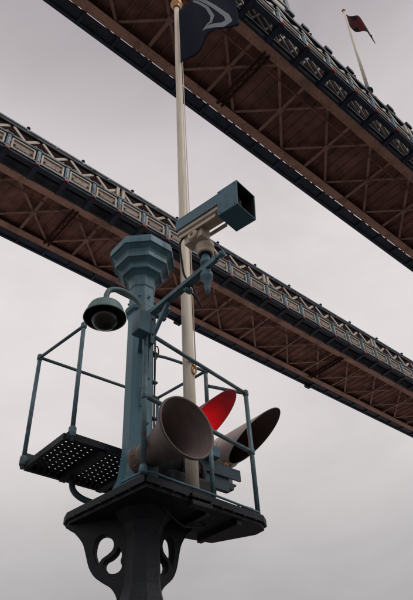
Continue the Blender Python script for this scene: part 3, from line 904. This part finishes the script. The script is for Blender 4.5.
# signal lamps: tubes with long slanting visors
def signal_lamp(x0, ytip, label, inside, lens, zc=2.51, r=.135, cutlen=.62, back=.55, outside='hood_white'):
    t = thing('signal_lamp', (x0, ytip + cutlen + .1, zc - r - .1), label, 'signal lamp', 'river signal lamps')
    nseg, nrow = 48, 14
    def surf(rr, off):
        g_ = []
        for j in range(nrow + 1):
            row = []
            for k in range(nseg):
                a = 2 * math.pi * k / nseg
                zz = math.sin(a)
                # slanting cut: top reaches ytip, bottom ytip + cutlen
                yf = ytip + off + cutlen * (1 - zz) / 2
                yb = ytip + cutlen + back
                row.append(V((x0 + rr * math.cos(a), yb + (yf - yb) * j / nrow, zc + rr * zz)))
            g_.append(row)
        return g_
    def sheet(mb, g_):
        vs = [p for row in g_ for p in row]
        fs = [(j * nseg + k, (j + 1) * nseg + k, (j + 1) * nseg + (k + 1) % nseg, j * nseg + (k + 1) % nseg) for j in range(nrow) for k in range(nseg)]
        mb.faces(vs, fs, True)
    o_, i_ = surf(r, 0), surf(r - .006, 0)
    mb = MB(); sheet(mb, o_)
    for k in range(nseg):      # rim
        k2 = (k + 1) % nseg
        mb.faces([o_[-1][k], o_[-1][k2], i_[-1][k2], i_[-1][k]], [(0, 1, 2, 3)])
    mb.build('visor', outside, t)
    mb = MB(); sheet(mb, i_)
    mb.build('visor_lining', inside, t)
    yl = ytip + cutlen + .02
    MB().lathe([(0, -.03), (r * .5, -.022), (r - .012, 0), (r - .012, .02), (0, .02)], (x0, yl + .06, zc), (0, 1, 0), n=32).build('lens', lens, t)
    MB().lathe([(r + .001, 0), (r + .012, 0), (r + .012, .03), (r + .001, .03)], (x0, yl + .02, zc), (0, 1, 0), n=32).build('band', outside, t)
    yb = ytip + cutlen + back
    MB().lathe([(r + .001, -.02), (r + .01, -.02), (r + .01, .02), (r * .7, .09), (0, .1)], (x0, yb, zc), (0, 1, 0), n=32).build('rear_cap', outside, t)
    MB().span(x0 - .03, x0 + .03, ytip + cutlen + .03, ytip + cutlen + .14, 2.206, zc - r + .006).build('foot', 'teal_paint', t, bevel=.005)
    MB().lathe([(0, -.03), (.018, -.03), (.022, 0), (.014, .025), (0, .03)], (x0 - .06, ytip + cutlen + .0, zc - r - .02), (0, 0, 1), n=10).build('clamp_nut', 'brass', t)
    return t
MB().span(3.38, 3.53, 3.56, 3.64, 2.15, 2.189).build('lamp_outrigger', 'teal_dark', mast)
MB().span(3.44, 3.56, 3.56, 3.7, 2.19, 2.2055).build('lamp_pad', 'teal_dark', mast)
signal_lamp(3.50, 2.92, 'pale cylindrical signal lamp with dark slanting visor, outermost on the right', 'hood_inside', 'dark_lens')
signal_lamp(3.00, 2.94, 'signal lamp with slanting visor coloured by its red glow between flagpole and right rail post', 'hood_red_glow', 'red_lens', outside='hood_red_glow')

# cable sagging below the platform
cb = MB().tube(arc([V((2.36, 3.05, PL - .07)), V((2.48, 3.08, PL - .12)), V((2.60, 3.12, PL - .13)), V((2.75, 3.15, PL - .09)), V((2.82, 3.16, PL - .064))], 6), .007, 8)
cb.build('loose_cable', 'cable_rubber', mast)

# bolts round the platform edge and pedestal neck, clipped cable runs up the column
for k in range(9):
    x_ = 2.2 + k * .11
    MB().lathe([(0, 0), (.012, 0), (.012, .008), (.006, .012), (0, .012)], (x_, 2.883 + (x_ - 2.1) * .062 - .02, PL - .045), (0, -1, 0), n=6).build('bolt', 'black_iron', mast)
for k in range(5):
    y_ = 3.0 + k * .14
    MB().lathe([(0, 0), (.012, 0), (.012, .008), (.006, .012), (0, .012)], (2.098 - (y_ - 2.88) * .09 - .022, y_, PL - .045), (-1, 0, 0), n=6).build('bolt', 'black_iron', mast)
def cable(pts, r=.006, m_='cable_rubber', name='cable'):
    MB().tube(arc([V(p) for p in pts], 6), r, 8).build(name, m_, mast)
cable([(2.395, 3.215, 1.72), (2.40, 3.205, 2.0), (2.398, 3.205, 2.4), (2.402, 3.205, 2.75), (2.40, 3.205, 3.0), (2.385, 3.19, 3.12), (2.34, 3.13, 3.17)], .008)
cable([(2.413, 3.235, 1.75), (2.42, 3.232, 2.2), (2.417, 3.232, 2.6), (2.42, 3.232, 2.95), (2.45, 3.235, 3.0), (2.46, 3.235, 2.93), (2.43, 3.235, 2.86)], .005)
for z_ in (1.95, 2.3, 2.62, 2.9):
    MB().box((2.402, 3.213, z_), (.045, .035, .016)).build('cable_clip', 'teal_dark', mast, bevel=.003)
cable([(2.20, 3.10, 1.80), (2.235, 3.12, 1.72), (2.25, 3.10, 1.66)], .007)
cable([(2.09, 2.865, 2.62), (2.095, 2.88, 2.4), (2.088, 2.883, 2.1), (2.09, 2.885, 1.9)], .0045)
cable([(3.05, 3.52, 2.36), (3.02, 3.46, 2.26), (2.95, 3.40, 2.215), (2.86, 3.36, 2.21)], .007)
cable([(3.47, 3.62, 2.36), (3.42, 3.56, 2.27), (3.3, 3.48, 2.215), (3.1, 3.42, 2.21)], .007)
for z_ in (2.0, 2.35):
    MB().box((2.082, 2.868, z_), (.03, .022, .01)).build('cable_clip', 'teal_dark', mast)
# inspection plate with screws on the column
MB().box((CX - .028, CY - CR * .924 - .003, 2.42), (.06, .012, .17)).build('inspection_plate', 'teal_paint', mast, bevel=.003)
for dx, dz in ((-.02, .07), (.02, .07), (-.02, -.07), (.02, -.07)):
    MB().lathe([(0, 0), (.006, 0), (.005, .004), (0, .005)], (CX - .028 + dx, CY - CR * .924 - .009, 2.42 + dz), (0, -1, 0), n=8).build('screw', 'teal_dark', mast)
# camera window, screws and horn flange bolts
cbox(MB(), hx0 + .012, hx0 + .016, .03, .16, -.16, -.03).build('window', 'smoked_dome', cctv)
for xx in (.05, .2, .35, .43):
    MB().lathe([(0, 0), (.006, 0), (.005, .003), (0, .004)], cl(xx, 0, -.1), crot @ V((0, -1, 0)), n=8).build('screw', 'cream_metal', cctv)
for xx in (.48, .62):
    for zz in (-.02, -.235):
        MB().lathe([(0, 0), (.006, 0), (.005, .003), (0, .004)], cl(xx, hy0, zz), crot @ V((0, -1, 0)), n=8).build('screw', 'teal_dark', cctv)
hs = V((1, 0, 0)); ht_ = hax.cross(hs)
for k in range(8):
    a = 2 * math.pi * k / 8
    pos = BC + hax * -.463 + (hs * math.cos(a) + ht_ * math.sin(a)) * .095
    MB().lathe([(0, -.004), (.007, -.004), (.007, .01), (0, .012)], pos, hax, n=6).build('flange_bolt', 'brass', horn)
MB().tube([BC + hax * -.004 + (hs * math.cos(2 * math.pi * k / 48) + ht_ * math.sin(2 * math.pi * k / 48)) * (pr_[-1][0] + .002) for k in range(49)], .0065, 8, caps=False).build('rolled_lip', 'horn_grey', horn)
# conduits along the soffits of both walkways
for t_, y_, xa_, xb_ in ((W1, 8.68 + 1.1, -9, 53), (W2, 24.66 + 1.1, -6.2, 76)):
    MB().tube([(xa_, y_, SOF + .02), (xb_, y_, SOF + .02)], .035, 8).build('conduit', 'soffit_brown', t_)
